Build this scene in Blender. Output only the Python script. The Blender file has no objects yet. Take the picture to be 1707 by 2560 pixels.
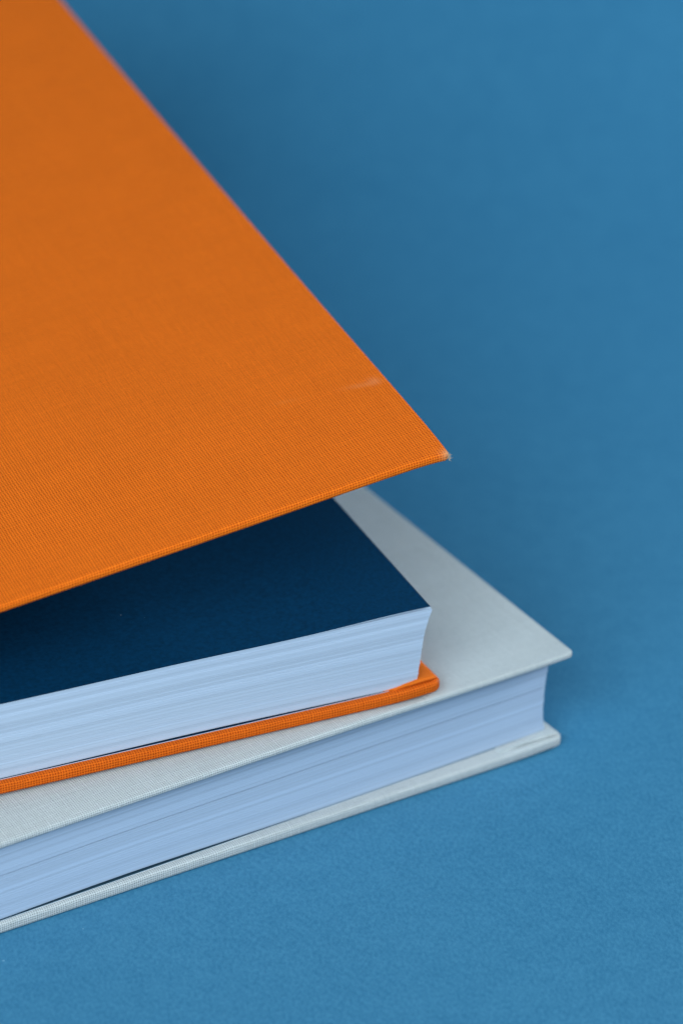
import bpy, math, random
import numpy as np
from mathutils import Vector

random.seed(7)
rng = np.random.default_rng(11)
sc = bpy.context.scene
C = sc.collection
MM = 0.001
R = math.radians

# ------------------------------------------------------------------ camera
EL = R(28.91)
DIST = 750.0                                   # mm from the aim point on the table
cd = bpy.data.cameras.new("camera")
cam = bpy.data.objects.new("camera", cd)
C.objects.link(cam)
cam.location = (0.0, -DIST * math.cos(EL) * MM, DIST * math.sin(EL) * MM)
cam.rotation_euler = (math.pi / 2 - EL, 0, 0)
cd.sensor_fit = 'VERTICAL'
cd.sensor_height = 36.0
cd.sensor_width = 24.0
cd.lens = 36.0 * 9000 / 2560
cd.clip_start, cd.clip_end = 0.02, 20.0
cd.dof.use_dof = True
cd.dof.focus_distance = 0.628
cd.dof.aperture_fstop = 11.8
cd.dof.aperture_blades = 7
sc.camera = cam

# ------------------------------------------------------------------ world + lights
w = bpy.data.worlds.new("World")
sc.world = w
w.use_nodes = True
bg = w.node_tree.nodes["Background"]
bg.inputs[0].default_value = (1.0, 0.97, 0.92, 1)
bg.inputs[1].default_value = 0.03

def area(name, target, az, el, dist, sx, sy, watts, col):
    """soft area light: az = degrees clockwise from the camera's own direction, seen from above"""
    ld = bpy.data.lights.new(name, 'AREA')
    ld.shape = 'RECTANGLE'
    ld.size, ld.size_y = sx, sy
    ld.energy = watts
    ld.color = col
    o = bpy.data.objects.new(name, ld)
    C.objects.link(o)
    d = Vector((math.sin(R(az)) * math.cos(R(el)), math.cos(R(az)) * math.cos(R(el)), math.sin(R(el))))
    o.location = Vector(target) + d * dist
    o.rotation_euler = (-d).to_track_quat('-Z', 'Y').to_euler()
    return o

area("window_light", (0.0, 0.0, 0.0), 180 + 19, 31, 1.4, 1.1, 0.9, 22.5, (0.72, 0.90, 1.0))
area("room_light", (0.0, 0.0, 0.0), 60, 24, 1.3, 0.9, 0.6, 22.0, (0.96, 0.97, 0.97))
area("far_fill_light", (0.12, 0.33, 0.03), 96, 36, 0.46, 0.30, 0.30, 1.1, (0.14, 0.70, 1.0))  # added lamp out of view, brightens the far backdrop

sc.view_settings.view_transform = 'Standard'
sc.view_settings.look = 'None'
sc.view_settings.exposure = 0.28
sc.view_settings.gamma = 1.0

# ------------------------------------------------------------------ node helpers
class N:
    def __init__(self, name):
        self.m = bpy.data.materials.new(name)
        self.m.use_nodes = True
        self.t = self.m.node_tree
        self.b = self.t.nodes["Principled BSDF"]
    def node(self, kind, **kw):
        n = self.t.nodes.new(kind)
        for k, v in kw.items():
            setattr(n, k, v)
        return n
    def link(self, a, b):
        self.t.links.new(a, b)
    def put(self, sock, v):
        if hasattr(v, 'is_linked') or hasattr(v, 'links'):
            self.link(v, sock)
        else:
            sock.default_value = v
    def math(self, op, a, b=None, c=None):
        n = self.node('ShaderNodeMath', operation=op)
        self.put(n.inputs[0], a)
        if b is not None: self.put(n.inputs[1], b)
        if c is not None: self.put(n.inputs[2], c)
        return n.outputs[0]
    def noise(self, vec, scale, detail=2.0, rough=0.5):
        n = self.node('ShaderNodeTexNoise')
        self.put(n.inputs['Vector'], vec)
        n.inputs['Scale'].default_value = scale
        n.inputs['Detail'].default_value = detail
        n.inputs['Roughness'].default_value = rough
        return n.outputs['Fac']
    def comb(self, x, y, z=0.0):
        n = self.node('ShaderNodeCombineXYZ')
        self.put(n.inputs[0], x); self.put(n.inputs[1], y); self.put(n.inputs[2], z)
        return n.outputs[0]
    def ramp(self, fac, stops):
        n = self.node('ShaderNodeValToRGB')
        e = n.color_ramp.elements
        while len(e) < len(stops): e.new(0.5)
        for s, (p, c) in zip(e, stops):
            s.position = p; s.color = (*c, 1)
        self.put(n.inputs[0], fac)
        return n.outputs[0]
    def mix(self, fac, a, b, mode='MIX'):
        n = self.node('ShaderNodeMix', data_type='RGBA', blend_type=mode)
        self.put(n.inputs[0], fac)
        for s, v in ((n.inputs[6], a), (n.inputs[7], b)):
            if isinstance(v, tuple): s.default_value = (*v, 1)
            else: self.link(v, s)
        return n.outputs[2]
    def bump(self, h, dist, strength=1.0):
        n = self.node('ShaderNodeBump')
        n.inputs['Strength'].default_value = strength
        n.inputs['Distance'].default_value = dist
        self.put(n.inputs['Height'], h)
        self.link(n.outputs[0], self.b.inputs['Normal'])

def cloth(name, pitch, light, dark, depth, wear=None, streak=0.12, rough=0.8, slub=0.35):
    """woven book cloth; the UV map is in millimetres along the two thread directions"""
    k = N(name)
    uv = k.node('ShaderNodeUVMap').outputs[0]
    sep = k.node('ShaderNodeSeparateXYZ')
    k.link(uv, sep.inputs[0])
    x, y = sep.outputs[0], sep.outputs[1]
    # threads wander and thicken a little
    jx = k.math('MULTIPLY', k.math('SUBTRACT', k.noise(k.comb(k.math('MULTIPLY', x, 0.9), k.math('MULTIPLY', y, 0.22)), 1.0, 2.0), 0.5), slub)
    jy = k.math('MULTIPLY', k.math('SUBTRACT', k.noise(k.comb(k.math('MULTIPLY', x, 0.22), k.math('MULTIPLY', y, 0.9), 7.3), 1.0, 2.0), 0.5), slub)
    s = k.math('MULTIPLY', k.math('ADD', x, jx), math.pi / pitch)
    t = k.math('MULTIPLY', k.math('ADD', y, jy), math.pi / pitch)
    ss, st = k.math('SINE', s), k.math('SINE', t)
    c = k.math('MULTIPLY', ss, st)
    A = k.math('MULTIPLY', k.math('ABSOLUTE', ss), k.math('MULTIPLY_ADD', c, 0.3, 0.7))
    B = k.math('MULTIPLY', k.math('ABSOLUTE', st), k.math('MULTIPLY_ADD', c, -0.3, 0.7))
    h = k.math('MAXIMUM', A, B)
    fib = k.noise(uv, 9.0, 3.0, 0.6)
    col = k.ramp(h, [(0.30, dark), (0.78, light)])
    # thread-to-thread tone, long along each thread
    sx = k.noise(k.comb(k.math('MULTIPLY', x, 1.6), k.math('MULTIPLY', y, 0.035), 3.1), 1.0, 3.0, 0.65)
    sy = k.noise(k.comb(k.math('MULTIPLY', x, 0.035), k.math('MULTIPLY', y, 1.6), 9.7), 1.0, 3.0, 0.65)
    tone = k.math('ADD', k.math('MULTIPLY', k.math('ADD', sx, sy), streak), k.math('MULTIPLY', fib, 0.14))
    tone = k.math('ADD', tone, k.math('MULTIPLY', k.noise(uv, 0.07, 2.0), 0.10))
    tone = k.math('ADD', tone, 1.0 - streak - 0.12)
    cl = k.node('ShaderNodeCombineXYZ')
    for i in range(3): k.link(tone, cl.inputs[i])
    col = k.mix(1.0, col, cl.outputs[0], 'MULTIPLY')
    if wear:                                            # (centre x, y, half length, half width, angle, colour, amount)
        for (cx, cy, la, lb, ang, wc, amt) in wear:
            dx, dy = k.math('SUBTRACT', x, cx), k.math('SUBTRACT', y, cy)
            ca, sa = math.cos(R(ang)), math.sin(R(ang))
            a = k.math('DIVIDE', k.math('ADD', k.math('MULTIPLY', dx, ca), k.math('MULTIPLY', dy, sa)), la)
            b = k.math('DIVIDE', k.math('ADD', k.math('MULTIPLY', dx, -sa), k.math('MULTIPLY', dy, ca)), lb)
            q = k.math('ADD', k.math('MULTIPLY', a, a), k.math('MULTIPLY', b, b))
            f = k.math('MULTIPLY', k.math('EXPONENT', k.math('MULTIPLY', q, -1.0)), amt)
            f = k.math('MULTIPLY', f, k.math('MULTIPLY_ADD', k.noise(uv, 2.3, 3.0, 0.7), 1.6, 0.1))
            col = k.mix(f, col, wc)
    k.link(col, k.b.inputs['Base Color'])
    k.b.inputs['Roughness'].default_value = rough
    k.b.inputs['Specular IOR Level'].default_value = 0.08
    k.bump(k.math('ADD', h, k.math('MULTIPLY', fib, 0.3)), depth * MM)
    return k.m

def plain(name, col, rough=0.7, spec=0.3, grain=0.05, gscale=2500.0, bump=0.0):
    k = N(name)
    oc = k.node('ShaderNodeTexCoord').outputs['Object']
    n = k.noise(oc, gscale, 3.0, 0.6)
    lo = tuple(max(0, c * (1 - grain)) for c in col)
    hi = tuple(c * (1 + grain) for c in col)
    k.link(k.ramp(n, [(0.3, lo), (0.7, hi)]), k.b.inputs['Base Color'])
    k.b.inputs['Roughness'].default_value = rough
    k.b.inputs['Specular IOR Level'].default_value = spec
    if bump: k.bump(n, bump * MM)
    return k.m

ORANGE = cloth("orange_cloth", 0.50, (0.99, 0.20, 0.011), (0.50, 0.050, 0.001), 0.10, streak=0.15, slub=0.45,
               wear=[(-5.0, 27.5, 3.0, 0.7, -16, (0.80, 0.36, 0.16), 0.17),
                     (-2.6, 27.6, 1.1, 1.2, 20, (0.82, 0.42, 0.22), 0.18),
                     (-18.5, 30.4, 2.2, 0.5, -12, (0.80, 0.33, 0.10), 0.10),
                     (-0.2, 0.0, 1.3, 1.3, 0, (0.72, 0.40, 0.20), 0.75)])
ORANGE_SHADED = cloth("orange_cloth_shaded", 0.50, (0.84, 0.155, 0.010), (0.40, 0.038, 0.001), 0.10, streak=0.15, slub=0.45)  # same cloth darkened: shade on the back cover put into its colour
GREY = cloth("grey_cloth", 0.42, (0.615, 0.63, 0.63), (0.27, 0.28, 0.285), 0.09, streak=0.16, slub=0.5)
NAVY = plain("navy_paper", (0.0006, 0.027, 0.070), 0.6, 0.07, 0.25, 1300.0)
def dust(m, scale, size, amount, col):
    """sparse pale specks of dust lying on a sheet"""
    t = m.node_tree
    b = t.nodes["Principled BSDF"]
    k = N.__new__(N); k.m, k.t, k.b = m, t, b
    oc = k.node('ShaderNodeTexCoord').outputs['Object']
    vo = k.node('ShaderNodeTexVoronoi')
    vo.inputs['Scale'].default_value = scale
    k.link(oc, vo.inputs['Vector'])
    sp = k.node('ShaderNodeSeparateColor')
    k.link(vo.outputs['Color'], sp.inputs[0])
    near = k.math('LESS_THAN', vo.outputs['Distance'], k.math('MULTIPLY', sp.outputs[1], size))
    pick = k.math('GREATER_THAN', sp.outputs[0], 0.72)
    f = k.math('MULTIPLY', k.math('MULTIPLY', near, pick), amount)
    old = b.inputs['Base Color'].links[0].from_socket
    k.link(k.mix(f, old, col), b.inputs['Base Color'])
dust(NAVY, 260.0, 0.055, 0.35, (0.45, 0.52, 0.58))
SLIT_SHADE = plain("slit_shade_paper", (0.030, 0.075, 0.11), 0.7, 0.1, 0.15, 1300.0)  # shade of the slit under the pages, put into the sheet's colour
TAN = plain("frayed_fibre", (0.62, 0.42, 0.26), 0.9, 0.1)
FLAP = cloth("orange_turn_in", 0.30, (0.80, 0.165, 0.014), (0.60, 0.10, 0.006), 0.03, streak=0.05)

def paper_edge(name, col):
    k = N(name)
    at = k.node('ShaderNodeAttribute', attribute_name='tone')
    oc = k.node('ShaderNodeTexCoord').outputs['Object']
    mp = k.node('ShaderNodeMapping')
    mp.inputs['Scale'].default_value = (14, 14, 2500)
    k.link(oc, mp.inputs[0])
    n = k.noise(mp.outputs[0], 1.0, 3.0, 0.6)
    base = k.ramp(n, [(0.25, tuple(c * 0.975 for c in col)), (0.75, col)])
    k.link(k.mix(1.0, base, at.outputs['Color'], 'MULTIPLY'), k.b.inputs['Base Color'])
    k.b.inputs['Roughness'].default_value = 0.85
    k.b.inputs['Specular IOR Level'].default_value = 0.15
    return k.m
PAGE = paper_edge("page_paper", (0.515, 0.58, 0.695))
PAGE_B = paper_edge("page_paper_b", (0.445, 0.535, 0.68))
WHITE = plain("white_paper", (0.55, 0.62, 0.72), 0.8, 0.2, 0.02)

def backdrop_mat():
    k = N("blue_paper")
    oc = k.node('ShaderNodeTexCoord').outputs['Object']
    mp = k.node('ShaderNodeMapping')
    mp.inputs['Scale'].default_value = (1.0, 0.62, 1.0)
    mp.inputs['Rotation'].default_value = (0, 0, R(35))
    k.link(oc, mp.inputs[0])
    n1 = k.noise(mp.outputs[0], 1500.0, 4.0, 0.6)      # felted fibre mottle
    n2 = k.noise(oc, 220.0, 3.0, 0.6)
    n3 = k.noise(oc, 26.0, 2.0, 0.5)
    f = k.math('ADD', k.math('MULTIPLY', n1, 0.70), k.math('ADD', k.math('MULTIPLY', n2, 0.22), k.math('MULTIPLY', n3, 0.08)))
    k.link(k.ramp(f, [(0.38, (0.024, 0.147, 0.270)), (0.62, (0.047, 0.204, 0.342))]), k.b.inputs['Base Color'])
    k.b.inputs['Roughness'].default_value = 0.58
    k.b.inputs['Specular IOR Level'].default_value = 0.36
    k.bump(n1, 0.10 * MM, 0.6)
    return k.m
BLUE = backdrop_mat()
dust(BLUE, 70.0, 0.016, 0.35, (0.35, 0.55, 0.68))

# ------------------------------------------------------------------ mesh helpers
def link_mesh(name, verts, faces, mats, parent=None, uvs=None, mat_idx=None, smooth=False, tone=None):
    me = bpy.data.meshes.new(name)
    me.from_pydata([tuple(float(c) * MM for c in v) for v in verts], [], [tuple(f) for f in faces])
    for m in (mats if isinstance(mats, (list, tuple)) else [mats]): me.materials.append(m)
    if uvs is not None:
        ul = me.uv_layers.new(name="UVMap")
        li = np.empty(len(me.loops), dtype=np.int64)
        me.loops.foreach_get("vertex_index", li)
        ul.data.foreach_set("uv", np.asarray(uvs, dtype=np.float32)[li].ravel())
    if mat_idx is not None:
        me.polygons.foreach_set("material_index", np.asarray(mat_idx, dtype=np.int32))
    if smooth:
        me.polygons.foreach_set("use_smooth", np.ones(len(me.polygons), dtype=bool))
    if tone is not None:
        ca = me.color_attributes.new("tone", 'FLOAT_COLOR', 'POINT')
        a = np.ones((len(verts), 4), dtype=np.float32)
        a[:, :3] = np.asarray(tone, dtype=np.float32)[:, None]
        ca.data.foreach_set("color", a.ravel())
    me.update()
    o = bpy.data.objects.new(name, me)
    C.objects.link(o)
    if parent: o.parent = parent
    return o

def thing(name, label, cat, loc, rz):
    o = bpy.data.objects.new(name, None)
    o.empty_display_size = 0.02
    C.objects.link(o)
    o.location = Vector(loc) * MM
    o.rotation_euler = (0, 0, rz)
    o["label"] = label
    o["category"] = cat
    return o

def spaced(a, b, n, near=0.0, k=2.0):
    """n+1 stations from a to b, denser towards b"""
    t = np.linspace(0, 1, n + 1)
    return a + (b - a) * (1 - (1 - t) ** k)

def board(name, u0, u1, v0, v1, t, ztop, mat, parent, r=0.7, nu=70, nv=60, uvoff=(0, 0), rc=0.0):
    """cloth-covered board: rounded edges and corners, bent to ztop(u, v) in book space (mm)"""
    us = spaced(u0 + r, u1 - r, nu)
    vs = spaced(v1 - r, v0 + r, nv)[::-1]
    V, UV, F = [], [], []
    idx = {}
    def add(u, v, z, a, b):
        V.append((u, v, z)); UV.append((a + uvoff[0], b + uvoff[1])); return len(V) - 1
    gt = [[add(u, v, 0.0, u, v) for v in vs] for u in us]
    gb = [[add(u, v, -t, u, v) for v in vs] for u in us]
    nU, nV = len(us), len(vs)
    for i in range(nU - 1):
        for j in range(nV - 1):
            F.append((gt[i][j], gt[i + 1][j], gt[i + 1][j + 1], gt[i][j + 1]))
            F.append((gb[i][j], gb[i][j + 1], gb[i + 1][j + 1], gb[i + 1][j]))
    loop = []                                          # (i, j, nu, nv) round the core, counter-clockwise
    def fan(i, j, a0):
        for q in range(1, 5): loop.append((i, j, math.cos(R(a0 + 18 * q)), math.sin(R(a0 + 18 * q))))
    for i in range(nU): loop.append((i, 0, 0, -1))
    fan(nU - 1, 0, -90)
    for j in range(nV): loop.append((nU - 1, j, 1, 0))
    fan(nU - 1, nV - 1, 0)
    for i in range(nU - 1, -1, -1): loop.append((i, nV - 1, 0, 1))
    fan(0, nV - 1, 90)
    for j in range(nV - 1, -1, -1): loop.append((0, j, -1, 0))
    fan(0, 0, 180)
    prof = [(r * math.sin(R(p)), -r * (1 - math.cos(R(p))), r * R(p)) for p in (18, 36, 54, 72, 90)]
    flat = t - 2 * r
    a1 = r * math.pi / 2
    if flat > 0.02: prof.append((r, -r - flat / 2, a1 + flat / 2))
    prof += [(r * math.cos(R(p)), -t + r - r * math.sin(R(p)), a1 + flat + r * R(p)) for p in (0, 18, 36, 54, 72)]
    rings = []
    for (off, dz, arc) in prof:
        rings.append([add(us[i] + off * a, vs[j] + off * b, dz, us[i] + arc * a, vs[j] + arc * b) for (i, j, a, b) in loop])
    n = len(loop)
    first = [gt[i][j] for (i, j, a, b) in loop]
    last = [gb[i][j] for (i, j, a, b) in loop]
    allr = [first] + rings + [last]
    for A, B in zip(allr[:-1], allr[1:]):
        for q in range(n):
            p = (q + 1) % n
            f = [A[q], B[q], B[p], A[p]]
            g = []
            for x in f:
                if x not in g: g.append(x)
            if len(g) >= 3: F.append(tuple(g))
    Va = np.array(V)
    if rc:                                             # blunt the front fore-edge corner in plan
        p = np.stack([Va[:, 0] - (u1 - rc), (v0 + rc) - Va[:, 1]], 1)
        inside = (p > 0).all(1)
        q = p[inside]
        sc_ = q.max(1) / np.hypot(q[:, 0], q[:, 1])
        Va[inside, 0] = u1 - rc + q[:, 0] * sc_
        Va[inside, 1] = v0 + rc - q[:, 1] * sc_
    Va[:, 2] += ztop(Va[:, 0], Va[:, 1])
    return link_mesh(name, Va, F, mat, parent, UV, smooth=True)

def smooth_noise(n, length, amp, knots):
    xs = np.linspace(0, 1, knots)
    ys = rng.normal(0, 1, knots)
    q = np.linspace(0, 1, n)
    # cosine interpolation
    k = np.clip((q * (knots - 1)).astype(int), 0, knots - 2)
    f = q * (knots - 1) - k
    f = (1 - np.cos(np.pi * f)) / 2
    return amp * (ys[k] * (1 - f) + ys[k + 1] * f)

def pages(name, count, u0, uright, vfront, vback, zbot, ztop, mat, parent, big_gaps=(), jit=0.035, sig=8):
    """a stack of single sheets, each a slab of its own with its own cut edge"""
    nu = 46
    T = (1 - (1 - np.linspace(0, 1, nu + 1)) ** 1.6)
    V, F, tone = [], [], []
    gaps = np.abs(rng.normal(0.0, 0.07, count)) + 0.03
    for k in range(0, count, sig): gaps[k] += abs(rng.normal(0.10, 0.10))
    for k, g in big_gaps: gaps[k] = g
    wav = np.array([np.exp(smooth_noise(nu + 1, 1, 0.22, 4)) for _ in range(count)])
    units = 1.0 + gaps[:, None] * wav                     # sheet + gap above it, per station
    cum = np.vstack([np.zeros(nu + 1), np.cumsum(units, axis=0)])
    tot = cum[-1]
    for k, g in big_gaps: wav[k] = 1.0
    units = 1.0 + gaps[:, None] * wav
    cum = np.vstack([np.zeros(nu + 1), np.cumsum(units, axis=0)])
    tot = cum[-1]
    ar = 0.0
    sigshift = np.repeat(rng.normal(0, jit * 1.0, count // sig + 1), sig)[:count]
    for k in range(count):
        f = (k + 0.5) / count
        ur = uright(f) + rng.normal(0, 0.05)
        us = u0 + (ur - u0) * T
        dv = sigshift[k] + rng.normal(0, jit) + (abs(rng.normal(0, 0.05)) if rng.random() < 0.06 else 0)
        vf = vfront(us, f) + dv + smooth_noise(nu + 1, 1, 0.005, 4)
        zb0, zt0 = zbot(us), ztop(us)
        zb = zb0 + (zt0 - zb0) * cum[k] / tot
        zt = zb0 + (zt0 - zb0) * (cum[k] + 1.0) / tot
        b = len(V)
        ar = 0.6 * ar + rng.normal(0, 0.048)
        tn = float(np.clip(0.965 + ar, 0.83, 1.10))
        for i in range(nu + 1):
            V += [(us[i], vf[i], zb[i]), (us[i], vf[i], zt[i]), (us[i], vback, zt[i]), (us[i], vback, zb[i])]
            tone += [tn] * 4
        for i in range(nu):
            a, c = b + 4 * i, b + 4 * i + 4
            F += [(a, c, c + 1, a + 1), (a + 1, c + 1, c + 2, a + 2), (a + 2, c + 2, c + 3, a + 3), (a + 3, c + 3, c, a)]
        e = b + 4 * nu
        F += [(e, e + 3, e + 2, e + 1), (b, b + 1, b + 2, b + 3)]
    o = link_mesh(name, V, F, mat, parent, tone=tone)
    o["kind"] = "stuff"
    return o

def sheet(name, u0, ur, vf, vback, zb, th, parent, mats, top_mat, bot_mat, edge_mat, nu=40):
    """one loose sheet; zb(u) is its underside"""
    T = (1 - (1 - np.linspace(0, 1, nu + 1)) ** 1.6)
    us = u0 + (ur - u0) * T
    z = zb(us)
    v = vf(us)
    V, F, MI = [], [], []
    for i in range(nu + 1):
        V += [(us[i], v[i], z[i]), (us[i], v[i], z[i] + th), (us[i], vback, z[i] + th), (us[i], vback, z[i])]
    for i in range(nu):
        a, c = 4 * i, 4 * i + 4
        F += [(a, c, c + 1, a + 1), (a + 1, c + 1, c + 2, a + 2), (a + 2, c + 2, c + 3, a + 3), (a + 3, c + 3, c, a)]
        MI += [edge_mat, top_mat, edge_mat, bot_mat]
    e = 4 * nu
    F += [(e, e + 3, e + 2, e + 1), (0, 1, 2, 3)]
    MI += [edge_mat, edge_mat]
    return link_mesh(name, V, F, mats, parent, mat_idx=MI)

def strip(name, pts, v0, v1, th, mat, parent, nv=24):
    """a bent cloth strip (spine): pts are (u, z) stations, extruded along v"""
    P = np.array(pts, float)
    d = np.gradient(P, axis=0)
    nrm = np.stack([-d[:, 1], d[:, 0]], 1)
    nrm /= np.linalg.norm(nrm, axis=1)[:, None]
    I = P + nrm * th
    vs = np.linspace(v0, v1, nv + 1)
    V, UV, F = [], [], []
    arc = np.concatenate([[0], np.cumsum(np.linalg.norm(np.diff(P, axis=0), axis=1))])
    m = len(P)
    for v in vs:
        for q in range(m): V.append((P[q, 0], v, P[q, 1])); UV.append((arc[q], v))
        for q in range(m): V.append((I[q, 0], v, I[q, 1])); UV.append((arc[q], v))
    w2 = 2 * m
    for j in range(nv):
        a, b = j * w2, (j + 1) * w2
        for q in range(m - 1):
            F += [(a + q, b + q, b + q + 1, a + q + 1), (a + m + q, a + m + q + 1, b + m + q + 1, b + m + q)]
        F += [(a, a + m, b + m, b), (a + m - 1, b + m - 1, b + 2 * m - 1, a + 2 * m - 1)]
    for a in (0, nv * w2):
        for q in range(m - 1): F.append((a + q, a + q + 1, a + m + q + 1, a + m + q))
    return link_mesh(name, V, F, mat, parent, UV, smooth=True)

def flap(name, poly, z, th, mat, parent, lift, under):
    """folded cloth turn-in on a board: a thin plate over poly (u, v); under(u, v) is the slit left below its lip, lift(u, v) its bulge"""
    n = len(poly)
    cu = sum(p[0] for p in poly) / n; cv = sum(p[1] for p in poly) / n
    rings = []
    for f in (1.0, 0.88, 0.6, 0.3):
        rings.append([(cu + (u - cu) * f, cv + (v - cv) * f) for u, v in poly])
    V, UV, F = [], [], []
    for (u, v) in poly: V.append((u, v, z(u, v) + under(u, v))); UV.append((u, v))
    for q, rg in enumerate(rings):
        for (u, v) in rg:
            V.append((u, v, z(u, v) + under(u, v) + th * (0.6 if q == 0 else 1.0) + lift(u, v))); UV.append((u, v))
    V.append((cu, cv, z(cu, cv) + th + lift(cu, cv))); UV.append((cu, cv))
    for a in range(4):
        for i in range(n):
            k = (i + 1) % n
            F.append((a * n + i, a * n + k, (a + 1) * n + k, (a + 1) * n + i))
    F += [(4 * n + i, 4 * n + (i + 1) % n, 5 * n) for i in range(n)]
    F.append(tuple(reversed(range(n))))
    return link_mesh(name, V, F, mat, parent, UV, smooth=True)

def fray(name, centre, spread, count, parent, mat, length=(0.35, 0.9), rad=0.035):
    """a few stray thread ends where the cloth has worn through at the corner"""
    V, F = [], []
    for _ in range(count):
        p = np.array(centre) + rng.normal(0, 1, 3) * np.array(spread)
        d = np.array([0.75, -0.35, 0.1]) + rng.normal(0, 0.55, 3)
        d /= np.linalg.norm(d)
        L = random.uniform(*length)
        bend = rng.normal(0, 0.5, 3)
        a = np.cross(d, [0, 0, 1.0]); a /= np.linalg.norm(a); b = np.cross(d, a)
        base = len(V)
        for s in range(5):
            t = s / 4
            c = p + d * L * t + bend * L * t * t * 0.5
            r = rad * (1 - 0.6 * t)
            for q in range(5):
                an = 2 * math.pi * q / 5
                V.append(tuple(c + (a * math.cos(an) + b * math.sin(an)) * r))
        for s in range(4):
            for q in range(5):
                F.append((base + s * 5 + q, base + s * 5 + (q + 1) % 5, base + s * 5 + 5 + (q + 1) % 5, base + s * 5 + 5 + q))
        F.append(tuple(base + 20 + q for q in range(5)))
    o = link_mesh(name, V, F, mat, parent, smooth=True)
    o["kind"] = "stuff"
    return o

# ------------------------------------------------------------------ backdrop
def backdrop():
    y0, y1, r, top = -420.0, 125.0, 300.0, 900.0
    prof = [(y, 0.0) for y in np.linspace(y0, y1, 30)]
    prof += [(y1 + r * math.sin(R(a)), r - r * math.cos(R(a))) for a in range(3, 87, 3)]
    prof += [(y1 + r, z) for z in np.linspace(r, top, 10)]
    xs = np.linspace(-700, 700, 41)
    V = [(x, y, z) for (y, z) in prof for x in xs]
    nx = len(xs)
    F = [(j * nx + i, j * nx + i + 1, (j + 1) * nx + i + 1, (j + 1) * nx + i) for j in range(len(prof) - 1) for i in range(nx - 1)]
    o = link_mesh("paper_backdrop", V, F, BLUE, smooth=True)
    o["kind"] = "structure"
    return o
backdrop()

# ------------------------------------------------------------------ grey book (underneath)
TG, TO = R(30.88), R(23.27)
ug, vg = np.array([math.cos(TG), math.sin(TG)]), np.array([-math.sin(TG), math.cos(TG)])
uo, vo = np.array([math.cos(TO), math.sin(TO)]), np.array([-math.sin(TO), math.cos(TO)])
GC = np.array([41.9, -90.2])
grey = thing("book", "closed book in pale grey cloth lying flat on blue paper under the orange book", "book", (GC[0], GC[1], 0), TG)

GT = 2.1
def g_bot_top(u, v):
    tip = np.exp(-((u) ** 2 + (v) ** 2) / 60.0) * 0.35
    return GT + 0.02 + tip + 0 * u
def g_top_top(u, v):
    droop = -np.clip(-(u + 40), 0, None) ** 1.3 * 0.0046
    return 20.42 + droop * np.exp(-np.clip(v, 0, None) / 12.0) - 0.60 + 0.35 * np.exp(-np.clip(-u, 0, None) / 9.0)
GU0, GV1 = -215.0, 262.0
gb = board("back_cover", GU0, -0.6, 0.0, GV1, GT, g_bot_top, GREY, grey, r=0.62, uvoff=(31.3, 17.7), rc=1.8)
gf = board("front_cover", GU0, 1.1, 0.0, GV1, 1.3, g_top_top, GREY, grey, r=0.52, rc=1.3)
strip("spine", [(GU0 + 0.4, 20.0), (GU0 - 4, 18.6), (GU0 - 6.5, 15), (GU0 - 7.4, 11), (GU0 - 6.5, 7), (GU0 - 4, 3.2), (GU0 + 0.4, 1.2)], 0.2, GV1 - 0.2, 0.6, GREY, grey)

def g_inset(u, f=0): return np.clip(3.5 + 0.0225 * u, 0.7, 5)
def g_right(f):                                          # concave fore edge, bottom f = 0 .. top f = 1
    return float(np.interp(f, [0, 0.12, 0.3, 0.62, 0.88, 1], [-2.75, -3.05, -3.3, -2.95, -2.35, -1.75]))
def g_zbot(u):
    gap = 0.56 * np.exp(-((u + 92) / 24.0) ** 2)
    return GT + 0.22 + gap + 0.28 * np.exp(np.clip(u, None, 0) / 14.0)
def g_ztop(u):
    droop = -np.clip(-(u + 40), 0, None) ** 1.3 * 0.0046
    return 20.42 - 1.9 - 0.05 + droop * 0.9 + 0.2 * np.exp(-np.clip(-u, 0, None) / 9.0)
pages("text_block", 150, GU0 + 3, g_right, g_inset, GV1 - 3, g_zbot, g_ztop, PAGE_B, grey,
      big_gaps=((87, 0.35), (88, 1.5), (89, 0.35), (40, 0.3), (120, 0.28), (135, 0.25)), jit=0.010, sig=16)
sheet("endpaper", GU0 + 3, -3.2, lambda u: g_inset(u) - 0.05, GV1 - 4, lambda u: g_bot_top(u, 3 + 0 * u) + 0.015, 0.11, grey, [SLIT_SHADE, WHITE], 0, 1, 1)
g_flap = flap("corner_fold", [(-14, 1.6), (-6, 1.15), (-1.5, 0.75), (-1.1, 1.3), (-1.25, 8), (-1.3, 20), (-15, 20)],
              lambda u, v: float(g_bot_top(np.float64(u), np.float64(v))) - 0.05, 0.22, GREY, gb,
              lambda u, v: 0.22 * math.exp(-((u + 5) / 5) ** 2 - (v / 3) ** 2),
              lambda u, v: 0.24 * math.exp(-((u + 5.0) / 3.2) ** 2) * min(1.0, max(0.0, (2.6 - v) / 1.3)))

# ------------------------------------------------------------------ orange book (on top, front cover lifted)
O = np.array([15.8, -102.42])
OC = O + 2.5 * uo - 2.5 * vo
OZ = 19.96
orange = thing("book", "orange cloth book with front cover lifted over navy endpaper, stacked on the grey book", "book", (OC[0], OC[1], OZ), TO)
OT = 2.05
OU0, OV1 = -190.0, 256.0
def o_bot_top(u, v):
    tip = np.exp(-(u ** 2 + v ** 2) / 45.0) * 0.7
    return OT + tip + 0 * u
def o_top_top(u, v):
    uc = np.clip(u, None, 0.5)
    z = 69.75 + 0.1545 * uc + 0.00007 * uc ** 2
    z = z + 0.05 * v + 0.00006 * v * v
    z = z - 0.75 * np.exp(uc / 3.5 - np.clip(v, 0, None) / 7.0)
    return z - OZ
ob = board("back_cover", OU0, -0.9, 0.0, OV1, OT, o_bot_top, ORANGE_SHADED, orange, r=0.6, uvoff=(211.0, 97.0), rc=2.0)
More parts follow.
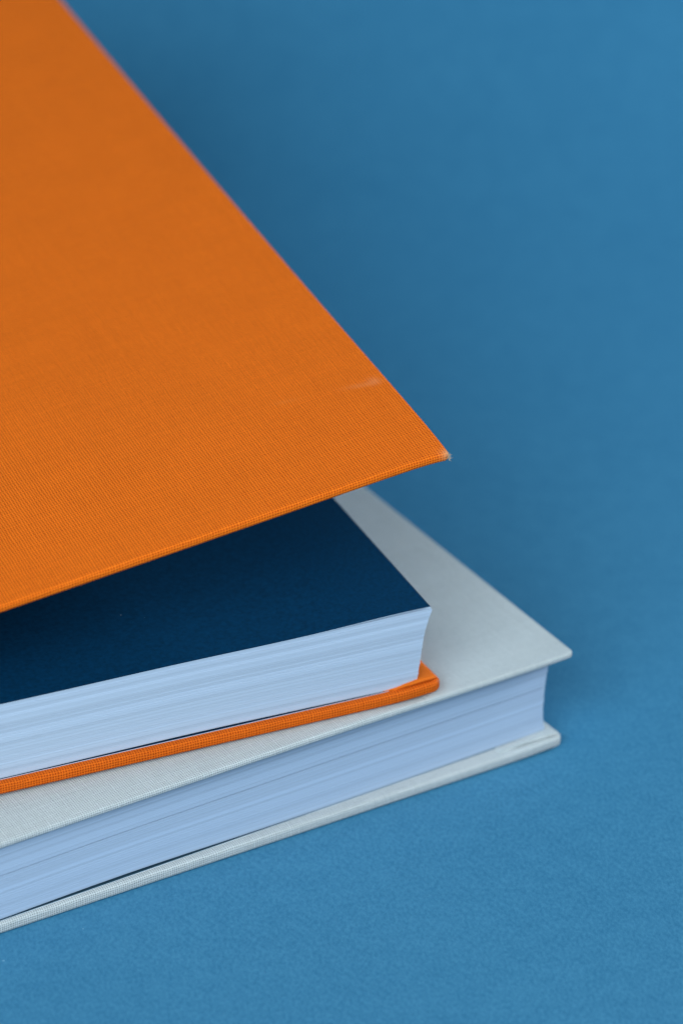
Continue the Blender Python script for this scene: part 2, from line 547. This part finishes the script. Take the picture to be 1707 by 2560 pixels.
of = board("front_cover", OU0 + 2, -0.2, 0.0, OV1, 1.6, o_top_top, ORANGE, orange, r=0.6, nu=90, nv=80, rc=1.0)
zl = float(o_top_top(np.float64(OU0 + 2), np.float64(0))) - 0.8
strip("spine", [(OU0 + 2.4, zl), (OU0 - 2, zl - 0.6), (OU0 - 5.5, zl - 3.5), (OU0 - 7.5, zl - 8), (OU0 - 7.2, 7), (OU0 - 4, 2.2), (OU0 + 0.4, 1.0)], 0.2, OV1 - 0.2, 0.6, ORANGE, orange)

def o_front(u, f=0): return 1.85 + 0 * u
def o_right(f):
    return float(np.interp(f, [0, 0.15, 0.3, 0.47, 0.62, 0.77, 0.92, 0.97, 1.0],
                           [-5.3, -5.0, -4.66, -4.35, -4.0, -3.5, -2.75, -2.35, -2.6]))
def o_zbot(u):
    gap = 0.34 * np.exp(-((u + 46) / 26.0) ** 2) + 0.10
    return OT + 0.16 + gap * np.clip(-(u + 4) / 12, 0.12, 1)
def o_ztop(u):
    wave = 0.10 * np.sin((u + 12) / 9.0) * np.exp(-((u + 30) / 40) ** 2)
    return 17.32 - 0.0045 * np.clip(-u, 0, None) + wave
pages("text_block", 136, OU0 + 4, o_right, o_front, OV1 - 3, o_zbot, o_ztop, PAGE, orange, jit=0.018, sig=8)
def o_lift(u):
    lift = 0.30 * np.exp(-((u + 9) / 13.0) ** 2) + 0.05
    return o_ztop(u) + lift
sheet("endpaper", OU0 + 4, -2.75, lambda u: 1.78 + 0 * u, OV1 - 3, o_lift, 0.12, orange, [NAVY, WHITE], 0, 1, 1)
sheet("endpaper", OU0 + 4, -4.9, lambda u: 1.6 + 0 * u, OV1 - 3, lambda u: o_bot_top(u, 2.0 + 0 * u) + 0.01, 0.13, orange, [NAVY, WHITE], 0, 1, 1)
sheet("endpaper", OU0 + 4, -5.4, lambda u: 1.83 + 0 * u, OV1 - 3, lambda u: o_zbot(u) - 0.13, 0.115, orange, [NAVY, WHITE], 1, 0, 1)
# navy paste-down on the inside of the lifted cover
def inner_paste():
    us = np.linspace(OU0 + 6, -3.2, 40); vs = np.linspace(2.8, OV1 - 3, 40)
    V, F = [], []
    for th in (0.02, 0.15):
        for u in us:
            for v in vs: V.append((u, v, float(o_top_top(u, v)) - 1.7 - th))
    n = 40
    for i in range(n - 1):
        for j in range(n - 1):
            a = i * n + j
            F += [(a, a + 1, a + n + 1, a + n), (n * n + a, n * n + a + n, n * n + a + n + 1, n * n + a + 1)]
    ring = [i * n for i in range(n)] + [(n - 1) * n + j for j in range(1, n)] + [i * n + n - 1 for i in range(n - 2, -1, -1)] + [j for j in range(n - 2, 0, -1)]
    for q in range(len(ring)):
        a, b = ring[q], ring[(q + 1) % len(ring)]
        F.append((a, b, n * n + b, n * n + a))
    return link_mesh("pastedown", V, F, NAVY, of)
inner_paste()
flap("corner_fold", [(-12.5, 1.9), (-9.5, 1.35), (-5.5, 1.05), (-2.3, 0.95), (-1.5, 1.5), (-1.45, 3), (-1.5, 8), (-1.5, 20), (-14, 20), (-14, 6)],
     lambda u, v: float(o_bot_top(np.float64(u), np.float64(v))) - 0.05, 0.34, FLAP, ob,
     lambda u, v: 0.30 * math.exp(-((u + 4.5) / 4.0) ** 2 - ((v - 1.6) / 2.2) ** 2),
     lambda u, v: 0.42 * math.exp(-((u + 4.2) / 2.9) ** 2) * min(1.0, max(0.0, (2.6 - v) / 1.3)))
fray("frayed_corner", (-0.45, 0.25, float(o_top_top(np.float64(-0.3), np.float64(0.2))) - 0.75), (0.12, 0.12, 0.4), 26, of, TAN, length=(0.25, 0.7))
fray("frayed_corner", (-1.75, 0.80, OT + 0.25), (0.12, 0.2, 0.2), 18, ob, TAN, length=(0.15, 0.4))
